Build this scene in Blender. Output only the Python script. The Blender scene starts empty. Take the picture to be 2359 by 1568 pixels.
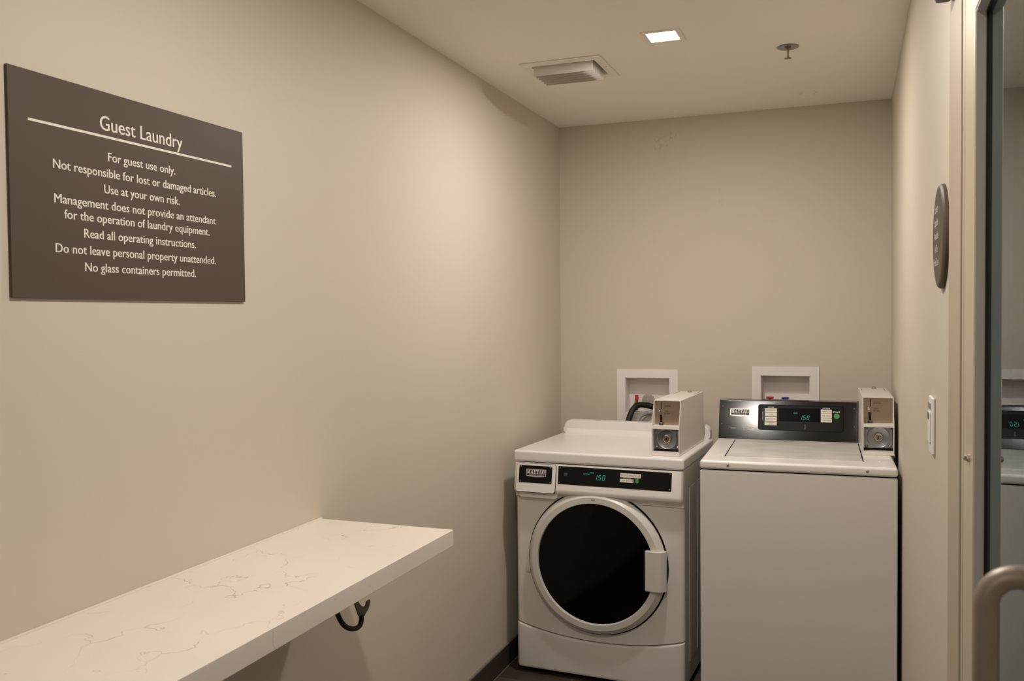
import bpy, bmesh, math, random
from mathutils import Vector, Matrix
random.seed(7)
C = bpy.context.scene.collection
PI = math.pi

# ------------------------------------------------------------------ camera
scene = bpy.context.scene
CAM = Vector((1.3345, -4.1785, 1.4485)); YAW, PIT, ROL, FPX = 0.3637, -0.0280, -0.0095, 2054.2
fw = Vector((-math.sin(YAW)*math.cos(PIT), math.cos(YAW)*math.cos(PIT), math.sin(PIT)))
rt = Vector((math.cos(YAW), math.sin(YAW), 0)); up = rt.cross(fw)
r2 = rt*math.cos(ROL) + up*math.sin(ROL); u2 = up*math.cos(ROL) - rt*math.sin(ROL)
cd = bpy.data.cameras.new('camera'); cam = bpy.data.objects.new('camera', cd); C.objects.link(cam)
cam.matrix_world = Matrix(((r2.x, u2.x, -fw.x, CAM.x), (r2.y, u2.y, -fw.y, CAM.y), (r2.z, u2.z, -fw.z, CAM.z), (0, 0, 0, 1)))
cd.sensor_width = 36; cd.lens = FPX/2359*36; cd.clip_start = 0.02
cd.dof.use_dof = True; cd.dof.focus_distance = 3.1; cd.dof.aperture_fstop = 12
scene.camera = cam

# ------------------------------------------------------------------ world, exposure, lamp strength
w = bpy.data.worlds.new('world'); scene.world = w; w.use_nodes = True
w.node_tree.nodes['Background'].inputs[0].default_value = (0.75, 0.8, 1, 1)
w.node_tree.nodes['Background'].inputs[1].default_value = 0.02
scene.view_settings.view_transform = 'Standard'; scene.view_settings.look = 'None'
scene.view_settings.gamma = 1; scene.view_settings.use_curve_mapping = False
scene.view_settings.exposure = 0.0
LAMP_W = 13.1                       # radiant watts of each recessed ceiling lamp
LAMP_COL = (1.0, 0.93, 0.86)
CORRIDOR_W = 45.0; CORRIDOR_COL = (0.75, 0.88, 1.0)

# ------------------------------------------------------------------ measures
H = 2.3618; W = 1.4955; YB = -6.6        # room: left wall x=0, back wall y=0, right wall x=W
T = 0.12
DOOR_Y0, DOOR_Y1, DOOR_H = -2.462, -3.80, 2.10

# ------------------------------------------------------------------ materials
def lin(r, g, b):
    def f(c):
        c /= 255
        return c/12.92 if c <= .04045 else ((c+.055)/1.055)**2.4
    return (f(r), f(g), f(b), 1)
def mat(name, col, rough=.5, metal=0, spec=.5, coat=0, emit=None, es=0):
    m = bpy.data.materials.new(name); m.use_nodes = True
    b = m.node_tree.nodes['Principled BSDF']
    b.inputs['Base Color'].default_value = col; b.inputs['Roughness'].default_value = rough
    b.inputs['Metallic'].default_value = metal; b.inputs['Specular IOR Level'].default_value = spec
    b.inputs['Coat Weight'].default_value = coat
    if emit: b.inputs['Emission Color'].default_value = emit; b.inputs['Emission Strength'].default_value = es
    return m
def N(m, typ, **kw):
    n = m.node_tree.nodes.new(typ)
    for k, v in kw.items(): setattr(n, k, v)
    return n
def L(m, a, b): m.node_tree.links.new(a, b)
def bump(m, scale, strength, dist=.001, detail=3):
    b = m.node_tree.nodes['Principled BSDF']
    tc = N(m, 'ShaderNodeTexCoord'); no = N(m, 'ShaderNodeTexNoise'); bu = N(m, 'ShaderNodeBump')
    no.inputs['Scale'].default_value = scale; no.inputs['Detail'].default_value = detail
    bu.inputs['Strength'].default_value = strength; bu.inputs['Distance'].default_value = dist
    L(m, tc.outputs['Object'], no.inputs['Vector']); L(m, no.outputs['Fac'], bu.inputs['Height']); L(m, bu.outputs['Normal'], b.inputs['Normal'])
    return no
def scuffs(m, base, marks):
    """faint scuffs / stains: small patches (centre, radius, colour, noise scale) broken up by noise"""
    b = m.node_tree.nodes['Principled BSDF']; tc = N(m, 'ShaderNodeTexCoord'); prev = None
    for c, r, col, sc, thr in marks:
        d = N(m, 'ShaderNodeVectorMath', operation='DISTANCE'); d.inputs[1].default_value = c
        L(m, tc.outputs['Object'], d.inputs[0])
        mr = N(m, 'ShaderNodeMapRange'); mr.inputs[1].default_value = r*.5; mr.inputs[2].default_value = r; mr.inputs[3].default_value = 1; mr.inputs[4].default_value = 0
        L(m, d.outputs['Value'], mr.inputs[0])
        no = N(m, 'ShaderNodeTexNoise'); no.inputs['Scale'].default_value = sc; no.inputs['Detail'].default_value = 4
        L(m, tc.outputs['Object'], no.inputs['Vector'])
        ab = N(m, 'ShaderNodeMath', operation='SUBTRACT'); ab.inputs[1].default_value = .5; L(m, no.outputs['Fac'], ab.inputs[0])
        a2 = N(m, 'ShaderNodeMath', operation='ABSOLUTE'); L(m, ab.outputs[0], a2.inputs[0])
        lt = N(m, 'ShaderNodeMapRange'); lt.inputs[1].default_value = 0; lt.inputs[2].default_value = thr; lt.inputs[3].default_value = 1; lt.inputs[4].default_value = 0
        L(m, a2.outputs[0], lt.inputs[0])
        mu = N(m, 'ShaderNodeMath', operation='MULTIPLY'); L(m, lt.outputs[0], mu.inputs[0]); L(m, mr.outputs[0], mu.inputs[1])
        mx = N(m, 'ShaderNodeMix', data_type='RGBA'); L(m, mu.outputs[0], mx.inputs[0])
        if prev is None: mx.inputs[6].default_value = base
        else: L(m, prev, mx.inputs[6])
        mx.inputs[7].default_value = col; prev = mx.outputs[2]
    L(m, prev, b.inputs['Base Color'])

WALLC = lin(210, 200, 185)
m_wall = mat('wall_paint', WALLC, .55, spec=.3); bump(m_wall, 160, .12, .0006)
m_wallback = mat('wall_paint_back', WALLC, .55, spec=.3); bump(m_wallback, 160, .12, .0006)
GR = lin(192, 181, 166)
scuffs(m_wallback, WALLC, [((.505, 0, 2.248), .055, GR, 17, .012), ((.754, 0, 1.977), .055, GR, 22, .014), ((.556, 0, 2.285), .04, GR, 14, .012)])
m_ceil = mat('ceiling_paint', lin(247, 242, 232), .75, spec=.2); bump(m_ceil, 90, .12, .0006)
scuffs(m_ceil, lin(247, 242, 232), [((1.162, -.24, H), .055, lin(238, 212, 178), 14, .03)])
m_base = mat('baseboard_tile', lin(62, 54, 50), .4)
m_grout = mat('grout', lin(120, 112, 100), .8)
# wood-look floor tile: planks with thin grout
m_floor = mat('floor_tile', lin(70, 60, 54), .45)
def floor_nodes(m):
    b = m.node_tree.nodes['Principled BSDF']; tc = N(m, 'ShaderNodeTexCoord')
    br = N(m, 'ShaderNodeTexBrick'); br.offset = .5
    br.inputs['Color1'].default_value = lin(78, 66, 58); br.inputs['Color2'].default_value = lin(62, 53, 48); br.inputs['Mortar'].default_value = lin(98, 92, 84)
    br.inputs['Scale'].default_value = 1; br.inputs['Mortar Size'].default_value = .0022; br.inputs['Brick Width'].default_value = .6; br.inputs['Row Height'].default_value = .15
    L(m, tc.outputs['Object'], br.inputs['Vector'])
    mp = N(m, 'ShaderNodeMapping'); mp.inputs['Scale'].default_value = (3, 60, 1); L(m, tc.outputs['Object'], mp.inputs[0])
    no = N(m, 'ShaderNodeTexNoise'); no.inputs['Scale'].default_value = 1; no.inputs['Detail'].default_value = 5; L(m, mp.outputs[0], no.inputs['Vector'])
    rp = N(m, 'ShaderNodeMapRange'); rp.inputs[3].default_value = .65; rp.inputs[4].default_value = 1.3; L(m, no.outputs['Fac'], rp.inputs[0])
    mx = N(m, 'ShaderNodeVectorMath', operation='SCALE'); L(m, br.outputs['Color'], mx.inputs[0]); L(m, rp.outputs[0], mx.inputs['Scale'])
    L(m, mx.outputs[0], b.inputs['Base Color'])
floor_nodes(m_floor)
# white quartz with thin grey veins
m_quartz = mat('white_quartz', lin(238, 228, 216), .22)
def quartz_nodes(m):
    b = m.node_tree.nodes['Principled BSDF']; tc = N(m, 'ShaderNodeTexCoord')
    n1 = N(m, 'ShaderNodeTexNoise'); n1.inputs['Scale'].default_value = 6; n1.inputs['Detail'].default_value = 4; n1.inputs['Roughness'].default_value = .55
    L(m, tc.outputs['Object'], n1.inputs['Vector'])
    mxv = N(m, 'ShaderNodeMix', data_type='RGBA', blend_type='LINEAR_LIGHT'); mxv.inputs[0].default_value = .14
    L(m, tc.outputs['Object'], mxv.inputs[6]); L(m, n1.outputs['Color'], mxv.inputs[7])
    vo = N(m, 'ShaderNodeTexVoronoi', feature='DISTANCE_TO_EDGE'); vo.inputs['Scale'].default_value = 4.8
    L(m, mxv.outputs[2], vo.inputs['Vector'])
    th = N(m, 'ShaderNodeMapRange'); th.inputs[1].default_value = .0; th.inputs[2].default_value = .0065; th.inputs[3].default_value = 1; th.inputs[4].default_value = 0
    L(m, vo.outputs['Distance'], th.inputs[0])
    n2 = N(m, 'ShaderNodeTexNoise'); n2.inputs['Scale'].default_value = 6.5; n2.inputs['Detail'].default_value = 3; L(m, tc.outputs['Object'], n2.inputs['Vector'])
    mk = N(m, 'ShaderNodeMapRange'); mk.inputs[1].default_value = .45; mk.inputs[2].default_value = .68; L(m, n2.outputs['Fac'], mk.inputs[0])
    mu = N(m, 'ShaderNodeMath', operation='MULTIPLY'); L(m, th.outputs[0], mu.inputs[0]); L(m, mk.outputs[0], mu.inputs[1])
    n3 = N(m, 'ShaderNodeTexNoise'); n3.inputs['Scale'].default_value = 3; L(m, tc.outputs['Object'], n3.inputs['Vector'])
    r3 = N(m, 'ShaderNodeMapRange'); r3.inputs[1].default_value = .4; r3.inputs[2].default_value = .7; r3.inputs[3].default_value = 0; r3.inputs[4].default_value = .3; L(m, n3.outputs['Fac'], r3.inputs[0])
    ba = N(m, 'ShaderNodeMix', data_type='RGBA'); ba.inputs[6].default_value = lin(240, 231, 220); ba.inputs[7].default_value = lin(226, 214, 200); L(m, r3.outputs[0], ba.inputs[0])
    fi = N(m, 'ShaderNodeMix', data_type='RGBA'); fi.inputs[7].default_value = lin(120, 115, 114); L(m, ba.outputs[2], fi.inputs[6]); L(m, mu.outputs[0], fi.inputs[0])
    L(m, fi.outputs[2], b.inputs['Base Color'])
quartz_nodes(m_quartz)
m_caulk = mat('caulk', lin(222, 211, 192), .5)
m_enamel = mat('white_enamel', lin(236, 232, 228), .28, coat=.15)
m_cab = mat('white_cabinet_enamel', lin(224, 219, 214), .42); bump(m_cab, 500, .05, .0003)
m_lid = mat('worn_lid_enamel', lin(200, 200, 196), .35)
def lid_nodes(m):
    b = m.node_tree.nodes['Principled BSDF']; tc = N(m, 'ShaderNodeTexCoord')
    mp = N(m, 'ShaderNodeMapping'); mp.inputs['Scale'].default_value = (5, 12, 1); L(m, tc.outputs['Object'], mp.inputs[0])
    no = N(m, 'ShaderNodeTexNoise'); no.inputs['Scale'].default_value = 1.2; no.inputs['Detail'].default_value = 4; L(m, mp.outputs[0], no.inputs['Vector'])
    mr = N(m, 'ShaderNodeMapRange'); mr.inputs[1].default_value = .35; mr.inputs[2].default_value = .7; L(m, no.outputs['Fac'], mr.inputs[0])
    mx = N(m, 'ShaderNodeMix', data_type='RGBA'); mx.inputs[6].default_value = lin(214, 211, 204); mx.inputs[7].default_value = lin(192, 190, 184); L(m, mr.outputs[0], mx.inputs[0])
    L(m, mx.outputs[2], b.inputs['Base Color'])
lid_nodes(m_lid)
m_coinbox = mat('white_coin_box_paint', lin(226, 220, 213), .3)
m_ring = mat('door_ring_plastic', lin(214, 210, 204), .35)
m_plasticw = mat('white_plastic', lin(240, 234, 230), .45)
m_black = mat('black_gloss_label', lin(16, 15, 15), .35, spec=.18)
m_blackglass = mat('black_door_glass', lin(5, 5, 6), .06, spec=.22)
m_window = mat('display_window', lin(5, 4, 6), .3, spec=.06)
m_blackpanel = mat('black_textured_steel', lin(16, 15, 15), .13, spec=.55); bump(m_blackpanel, 330, .045, .0010, 1)
m_gap = mat('dark_gap', lin(26, 24, 24), .8, spec=.1)
m_rubber = mat('black_rubber', lin(16, 16, 18), .55)
m_hook = mat('gunmetal', lin(46, 46, 46), .5, metal=.6)
m_hookflat = mat('gunmetal_flat', lin(104, 95, 84), .5, metal=.2)
m_chrome = mat('chrome', lin(205, 200, 196), .14, metal=1)
m_steel = mat('brushed_steel', lin(176, 160, 142), .38, metal=1); bump(m_steel, 300, .06, .0004)
m_lockface = mat('lock_grey_steel', lin(150, 152, 158), .3, metal=.9)
m_bolt = mat('dull_bolt', lin(120, 116, 112), .35, metal=1)
m_brass = mat('brass', lin(170, 125, 50), .3, metal=1)
m_bronze = mat('dull_bronze', lin(150, 132, 104), .35, metal=.9)
m_dullchrome = mat('dull_chrome', lin(150, 144, 136), .25, metal=.9)
m_red = mat('red_plastic', lin(196, 22, 18), .4)
m_blue = mat('blue_plastic', lin(30, 44, 120), .4)
m_hosegrey = mat('grey_hose', lin(150, 146, 148), .5)
m_teal = mat('teal_display_digits', lin(10, 60, 55), .5, emit=lin(40, 190, 165), es=.55)
m_green = mat('green_button', lin(58, 148, 62), .45)
m_btn = mat('cream_button', lin(228, 220, 206), .5)
m_bluestrip = mat('blue_marker', lin(40, 58, 130), .5)
m_print = mat('white_print', lin(225, 220, 214), .5)
m_darkprint = mat('dark_print', lin(70, 62, 56), .6)
m_badge = mat('badge_purple', lin(44, 40, 72), .35)
m_badgeblk = mat('badge_black', lin(16, 14, 18), .35)
m_silver = mat('badge_silver', lin(196, 190, 184), .3, metal=.6)
m_ghost = mat('faint_grey_print', lin(66, 64, 64), .5)
m_sign = mat('taupe_sign', lin(87, 74, 64), .5, spec=.3); bump(m_sign, 400, .08, .0004)
m_signprint = mat('cream_lettering', lin(236, 230, 218), .5)
m_grille = mat('white_grille', lin(242, 236, 226), .45)
m_blade = mat('shade_toned_blade', lin(206, 199, 189), .5)  # grille colour darkened to stand for the shade between the blades
m_ducting = mat('dark_duct', lin(60, 54, 48), .8)
m_frame = mat('beige_frame_paint', lin(184, 169, 149), .5, spec=.35)
m_door = mat('champagne_aluminium', lin(200, 186, 164), .38, metal=.15)
m_reveal = mat('grey_aluminium', lin(214, 210, 203), .45, metal=0)
m_handle = mat('satin_nickel_pull', lin(160, 150, 138), .48, metal=.6)
m_closer = mat('grey_closer', lin(92, 86, 82), .5, metal=.3)
m_lens = mat('lamp_lens', (1, 1, 1, 1), .5, emit=(1, .94, .84, 1), es=60)
m_corr = mat('corridor_paint', lin(150, 158, 162), .6)
m_glass = bpy.data.materials.new('door_glass'); m_glass.use_nodes = True
def glass_nodes(m):
    nt = m.node_tree; nt.nodes.remove(nt.nodes['Principled BSDF']); out = nt.nodes['Material Output']
    fr = N(m, 'ShaderNodeFresnel'); fr.inputs['IOR'].default_value = 1.7
    gl = N(m, 'ShaderNodeBsdfGlossy'); gl.inputs['Roughness'].default_value = .0; gl.inputs['Color'].default_value = (.85, .94, 1, 1)
    tr = N(m, 'ShaderNodeBsdfTransparent'); tr.inputs['Color'].default_value = (.80, .88, .90, 1)
    mx = N(m, 'ShaderNodeMixShader'); L(m, fr.outputs[0], mx.inputs[0]); L(m, tr.outputs[0], mx.inputs[1]); L(m, gl.outputs[0], mx.inputs[2]); L(m, mx.outputs[0], out.inputs['Surface'])
glass_nodes(m_glass)

# ------------------------------------------------------------------ mesh helpers
def box(bm, x0, x1, y0, y1, z0, z1, bev=0, seg=2):
    vs = [bm.verts.new((x, y, z)) for x in (x0, x1) for y in (y0, y1) for z in (z0, z1)]
    fs = [(0, 1, 3, 2), (4, 6, 7, 5), (0, 4, 5, 1), (2, 3, 7, 6), (0, 2, 6, 4), (1, 5, 7, 3)]
    faces = [bm.faces.new([vs[i] for i in f]) for f in fs]
    if bev:
        es = set(e for f in faces for e in f.edges)
        bmesh.ops.bevel(bm, geom=list(es), offset=bev, segments=seg, profile=.5, affect='EDGES')
def frame_of(axis):
    a = Vector(axis).normalized()
    t = Vector((0, 0, 1)) if abs(a.z) < .9 else Vector((1, 0, 0))
    u = t.cross(a).normalized(); return a, u, a.cross(u)
def lathe(bm, c, axis, prof, n=48, cap0=False, cap1=False):
    """revolve (radius, height along axis) pairs round axis through c"""
    a, u, v = frame_of(axis); c = Vector(c); rings = []
    for r, h in prof:
        rings.append([bm.verts.new(c + a*h + (u*math.cos(2*PI*i/n) + v*math.sin(2*PI*i/n))*r) for i in range(n)])
    for A, B in zip(rings, rings[1:]):
        for i in range(n): bm.faces.new((A[i], A[(i+1) % n], B[(i+1) % n], B[i]))
    if cap0: bm.faces.new(rings[0][::-1])
    if cap1: bm.faces.new(rings[-1])
def disc(bm, c, axis, r, h, n=24, bev=0):
    pr = [(r, 0), (r, h-bev)] + ([(r-bev, h)] if bev else [])
    if not bev: pr = [(r, 0), (r, h)]
    lathe(bm, c, axis, pr, n, True, True)
def prism(bm, pts, d, closed=True):
    """extrude a closed 3D polygon along vector d"""
    d = Vector(d); A = [bm.verts.new(p) for p in pts]; B = [bm.verts.new(Vector(p)+d) for p in pts]; n = len(pts)
    for i in range(n): bm.faces.new((A[i], A[(i+1) % n], B[(i+1) % n], B[i]))
    bm.faces.new(A[::-1]); bm.faces.new(B)
def tube(bm, pts, r, n=12, rib=0):
    pts = [Vector(p) for p in pts]; rings = []; prev = None
    for i, p in enumerate(pts):
        t = (pts[min(i+1, len(pts)-1)] - pts[max(i-1, 0)]).normalized()
        if prev is None: _, u, v = frame_of(t)
        else: u = (prev - t*prev.dot(t)).normalized(); v = t.cross(u)
        prev = u; rr = r*(1 + (rib if i % 2 else 0))
        rings.append([bm.verts.new(p + (u*math.cos(2*PI*k/n) + v*math.sin(2*PI*k/n))*rr) for k in range(n)])
    for A, B in zip(rings, rings[1:]):
        for i in range(n): bm.faces.new((A[i], A[(i+1) % n], B[(i+1) % n], B[i]))
    bm.faces.new(rings[0][::-1]); bm.faces.new(rings[-1])
def spline(ctrl, n):
    """Catmull-Rom through control points"""
    P = [Vector(c) for c in ctrl]; P = [P[0]*2-P[1]] + P + [P[-1]*2-P[-2]]; out = []
    for i in range(1, len(P)-2):
        for k in range(n):
            t = k/n; a, b, c, d = P[i-1:i+3]
            out.append(.5*((2*b) + (c-a)*t + (2*a-5*b+4*c-d)*t*t + (3*b-a-3*c+d)*t**3))
    out.append(P[-2]); return out
def rrect(x0, x1, z0, z1, r, n=5):
    pts = []
    for cx, cz, a0 in ((x1-r, z1-r, 0), (x0+r, z1-r, PI/2), (x0+r, z0+r, PI), (x1-r, z0+r, 1.5*PI)):
        for k in range(n+1):
            a = a0 + PI/2*k/n; pts.append((cx+r*math.cos(a), cz+r*math.sin(a)))
    return pts
def obj(name, bm, m, parent=None, label=None, sharp=35):
    bmesh.ops.recalc_face_normals(bm, faces=bm.faces)
    me = bpy.data.meshes.new(name); bm.to_mesh(me); bm.free()
    me.materials.append(m)
    for p in me.polygons: p.use_smooth = True
    me.set_sharp_from_angle(angle=math.radians(sharp))
    o = bpy.data.objects.new(name, me); C.objects.link(o)
    wn = o.modifiers.new('weighted_normal', 'WEIGHTED_NORMAL'); wn.keep_sharp = True
    if parent: o.parent = parent
    if label: o['label'] = label
    return o
def BM(): return bmesh.new()
def tag(o, label, cat, group=None):
    o['label'] = label; o['category'] = cat
    if group: o['group'] = group
    return o
def thing(name, loc, rz, label, cat, group=None):
    o = bpy.data.objects.new(name, None); C.objects.link(o); o.empty_display_size = .05
    o.location = loc; o.rotation_euler = (0, 0, rz); return tag(o, label, cat, group)
def struct(name, bm, m, label, cat, parent=None):
    o = obj(name, bm, m, parent); o['kind'] = 'structure'; tag(o, label, cat); return o
def one(name, m, parent, fn, *a, **k):
    bm = BM(); fn(bm, *a, **k); return obj(name, bm, m, parent)

# ------------------------------------------------------------------ lettering
def text_geo(s, bold=False):
    """flat letters as (verts2d, faces); widths normalised later"""
    cu = bpy.data.curves.new('txt', 'FONT'); cu.body = s; cu.size = 1; cu.resolution_u = 3
    if bold: cu.offset = .018 if bold is True else bold
    o = bpy.data.objects.new('txt', cu); C.objects.link(o)
    dg = bpy.context.evaluated_depsgraph_get(); me = bpy.data.meshes.new_from_object(o.evaluated_get(dg))
    V = [(v.co.x, v.co.y) for v in me.vertices]; F = [list(p.vertices) for p in me.polygons]
    bpy.data.objects.remove(o); bpy.data.curves.remove(cu); bpy.data.meshes.remove(me)
    return V, F
CAPH = None
def put_text(bm, s, org, ux, uz, width, cap, center=False, lift=None, bold=False):
    """letters on the plane org + ux*a + uz*b; width = full text width, cap = capital height"""
    global CAPH
    if CAPH is None:
        V, _ = text_geo('H'); CAPH = max(v[1] for v in V)
    V, F = text_geo(s, bold); x0 = min(v[0] for v in V); x1 = max(v[0] for v in V)
    sx = width/(x1-x0); sz = cap/CAPH; org, ux, uz = Vector(org), Vector(ux).normalized(), Vector(uz).normalized()
    off = -width/2 if center else 0
    vs = [bm.verts.new(org + ux*((x-x0)*sx+off) + uz*(z*sz)) for x, z in V]
    for f in F:
        try: bm.faces.new([vs[i] for i in f])
        except ValueError: pass
SERIF = {   # heavy slab-serif capitals on a 10 x 10 grid: lists of polygons
 'M': [[(0,0),(3.6,0),(3.6,1.2),(2.6,1.2),(2.6,8.8),(1,8.8),(1,1.2),(0,1.2)], [(0,8.8),(0,10),(3.4,10),(5.4,3.4),(4.6,0),(3.2,3)  ,(2.0,8.8)], [(4.6,0),(5.4,3.4),(7.4,10),(8.2,8.8),(5.6,0)], [(7,0),(11,0),(11,1.2),(10.1,1.2),(10.1,8.8),(7.5,8.8),(7.5,1.2),(7,1.2)], [(7.2,8.8),(7.4,10),(11,10),(11,8.8)]],
 'A': [[(0,0),(3,0),(3,1.2),(0,1.2)], [(1,1.2),(2.2,1.2),(5,8.4),(4.4,10)], [(4.4,10),(6.2,10),(9,1.2),(6.2,1.2)], [(5.2,0),(10,0),(10,1.2),(5.2,1.2)], [(2.6,2.9),(6.6,2.9),(6.3,4.2),(3.1,4.2)]],
 'Y': [[(0,8.8),(4.6,8.8),(4.6,10),(0,10)], [(5.8,8.8),(9.4,8.8),(9.4,10),(5.8,10)], [(1,8.8),(3.8,8.8),(6,4.6),(3.6,4.2)], [(7,8.8),(8.2,8.8),(6,4.2),(5.4,4.9)], [(3.6,1.2),(6.1,1.2),(6.1,5),(3.6,5)], [(2.4,0),(7.4,0),(7.4,1.2),(2.4,1.2)]],
 'T': [[(0,8.6),(9,8.6),(9,10),(0,10)], [(0,6.6),(1.1,6.6),(1.6,8.6),(0,8.6)], [(7.4,8.6),(7.9,6.6),(9,6.6),(9,8.6)], [(3.2,1.2),(5.8,1.2),(5.8,8.6),(3.2,8.6)], [(2,0),(7,0),(7,1.2),(2,1.2)]],
 'G': [[(3,0),(5.4,-.2),(5.4,1.1),(3.8,1.6),(2.9,3.4),(2.9,6.6),(3.8,8.6),(5.4,9),(5.4,10.2),(3,9.8),(.8,8),(.2,5),(.8,2)], [(5.4,9),(7,7.6),(7.6,6.4),(8.6,6.4),(8.6,10),(7.7,10),(7.2,9.4),(5.4,10.2)], [(5.4,-.2),(7,.4),(7.6,0),(8.6,0),(8.6,4),(6.2,4),(6.2,1.6),(5.4,1.1)], [(5.2,3.8),(9.4,3.8),(9.4,5),(5.2,5)]],
}
def put_serif(bm, s, org, ux, uz, width, cap):
    adv = {'M': 11.4, 'A': 9.6, 'Y': 9.2, 'T': 9.2, 'G': 9.6}; tot = sum(adv[c] for c in s)
    sx = width/tot; sz = cap/10; org, ux, uz = Vector(org), Vector(ux).normalized(), Vector(uz).normalized(); x = 0
    for c in s:
        for poly in SERIF[c]: bm.faces.new([bm.verts.new(org + ux*((x+p[0])*sx) + uz*(p[1]*sz)) for p in poly])
        x += adv[c]
def put_rect(bm, org, ux, uz, a0, a1, b0, b1):
    org, ux, uz = Vector(org), Vector(ux), Vector(uz)
    bm.faces.new([bm.verts.new(org+ux*a+uz*b) for a, b in ((a0, b0), (a1, b0), (a1, b1), (a0, b1))])
SEGS = {'5': 'afgcd', '0': 'abcdef', '1': 'bc'}
def put_digits(bm, org, ux, uz, hgt):
    """slanted seven-segment 1.50 starting at org"""
    org, ux, uz = Vector(org), Vector(ux), Vector(uz); wd = hgt*.52; t = hgt*.11; sl = .16
    def q(x0, x1, z0, z1):
        bm.faces.new([bm.verts.new(org+ux*(x+z*sl)+uz*z) for x, z in ((x0, z0), (x1, z0), (x1, z1), (x0, z1))])
    x = 0
    for ch in '150':
        g = t*.35
        S = {'a': (x+t, x+wd-t, hgt-t, hgt), 'd': (x+t, x+wd-t, 0, t), 'g': (x+t, x+wd-t, hgt/2-t/2, hgt/2+t/2),
             'f': (x, x+t, hgt/2+g, hgt-g), 'e': (x, x+t, g, hgt/2-g), 'b': (x+wd-t, x+wd, hgt/2+g, hgt-g), 'c': (x+wd-t, x+wd, g, hgt/2-g)}
        for k in SEGS[ch]: q(*S[k])
        if ch == '1': q(x+wd+t*.5, x+wd+t*1.7, 0, t)
        x += wd + hgt*.26

# ================================================================== SETTING
# floor, ceiling and walls as slabs
def slab(name, m, label, cat, *b): return struct(name, (lambda bm: (box(bm, *b), bm)[1])(BM()), m, label, cat)
slab('floor', m_floor, 'dark brown wood-look plank floor tiles with thin grout', 'floor', -.12, W+T, YB-.12, T, -.1, 0)
slab('wall_left', m_wall, 'long beige painted wall holding the large taupe sign', 'wall', -T, 0, YB-.12, T, 0, H)
slab('wall_rear', m_wall, 'beige wall behind the camera', 'wall', 0, W, YB-.12, YB, 0, H)
# ceiling with square openings for the recessed lamps and the air register
LAMPS = [(.755, -1.234), (.865, -2.83), (.755, -5.60)]
HOLES = [(x-.05, x+.05, y-.05, y+.05) for x, y in LAMPS] + [(.238, .472, -1.062, -.865)]
def grid_with_holes(bm, u0, u1, v0, v1, holes, mk):
    us = sorted({u0, u1, *[h[0] for h in holes], *[h[1] for h in holes]}); vs = sorted({v0, v1, *[h[2] for h in holes], *[h[3] for h in holes]})
    V = {}
    def solid(i, j):
        if not (0 <= i < len(us)-1 and 0 <= j < len(vs)-1): return False
        cu, cv = (us[i]+us[i+1])/2, (vs[j]+vs[j+1])/2
        return not any(h[0] < cu < h[1] and h[2] < cv < h[3] for h in holes)
    def g(i, j, k):
        if (i, j, k) not in V: V[i, j, k] = bm.verts.new(mk(us[i], vs[j], k))
        return V[i, j, k]
    for i in range(len(us)-1):
        for j in range(len(vs)-1):
            if not solid(i, j): continue
            for k in (0, 1): bm.faces.new([g(i, j, k), g(i+1, j, k), g(i+1, j+1, k), g(i, j+1, k)])
            for (di, dj), e in {(-1, 0): ((i, j), (i, j+1)), (1, 0): ((i+1, j), (i+1, j+1)), (0, -1): ((i, j), (i+1, j)), (0, 1): ((i, j+1), (i+1, j+1))}.items():
                if not solid(i+di, j+dj): bm.faces.new([g(*e[0], 0), g(*e[1], 0), g(*e[1], 1), g(*e[0], 1)])
bm = BM(); grid_with_holes(bm, -.12, W+T, YB-.12, T, HOLES, lambda u, v, k: (u, v, H + k*.1))
struct('ceiling', bm, m_ceil, 'flat cream painted ceiling with one recessed lamp', 'ceiling')
# back wall with the two outlet-box openings
OUT = [(.3215, .5365, .975, 1.1475), (.950, 1.163, .994, 1.1665)]
bm = BM(); grid_with_holes(bm, 0, W, 0, H, OUT, lambda u, v, k: (u, k*T, v))
struct('wall_back', bm, m_wallback, 'beige painted wall behind the two laundry machines', 'wall')
# right wall with the door opening
bm = BM(); grid_with_holes(bm, YB-.12, T, 0, H, [(DOOR_Y1, DOOR_Y0, -.001, DOOR_H)] and [(DOOR_Y1, DOOR_Y0, 0, DOOR_H)], lambda u, v, k: (W + k*T, u, v))
struct('wall_right', bm, m_wall, 'narrow beige wall beside the washer with the glass door', 'wall')
# tiled baseboards with a pale grout line on top
def baseboard(name, label, b, g):
    bm = BM(); box(bm, *b); o = struct(name, bm, m_base, label, 'baseboard')
    bm = BM(); box(bm, *g); gr = obj('grout_line', bm, m_grout, o)
    return o
baseboard('baseboard_left', 'dark brown tile baseboard along the left wall', (0, .010, YB, -.011, .002, .088), (0, .0085, YB, -.011, .0882, .0925))
baseboard('baseboard_back', 'dark brown tile baseboard along the back wall', (0.0, W, -.010, 0, .002, .088), (0, W, -.0085, 0, .0882, .0925))
baseboard('baseboard_right', 'dark brown tile baseboard along the right wall', (W-.010, W, -2.45, -.011, .002, .088), (W-.0085, W, -2.45, -.011, .0882, .0925))
bm = BM(); box(bm, .0102, .0125, YB, -.0115, .0003, .003); g = struct('trim_1', bm, m_grout, 'thin pale grout line where floor meets left baseboard', 'trim')

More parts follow.
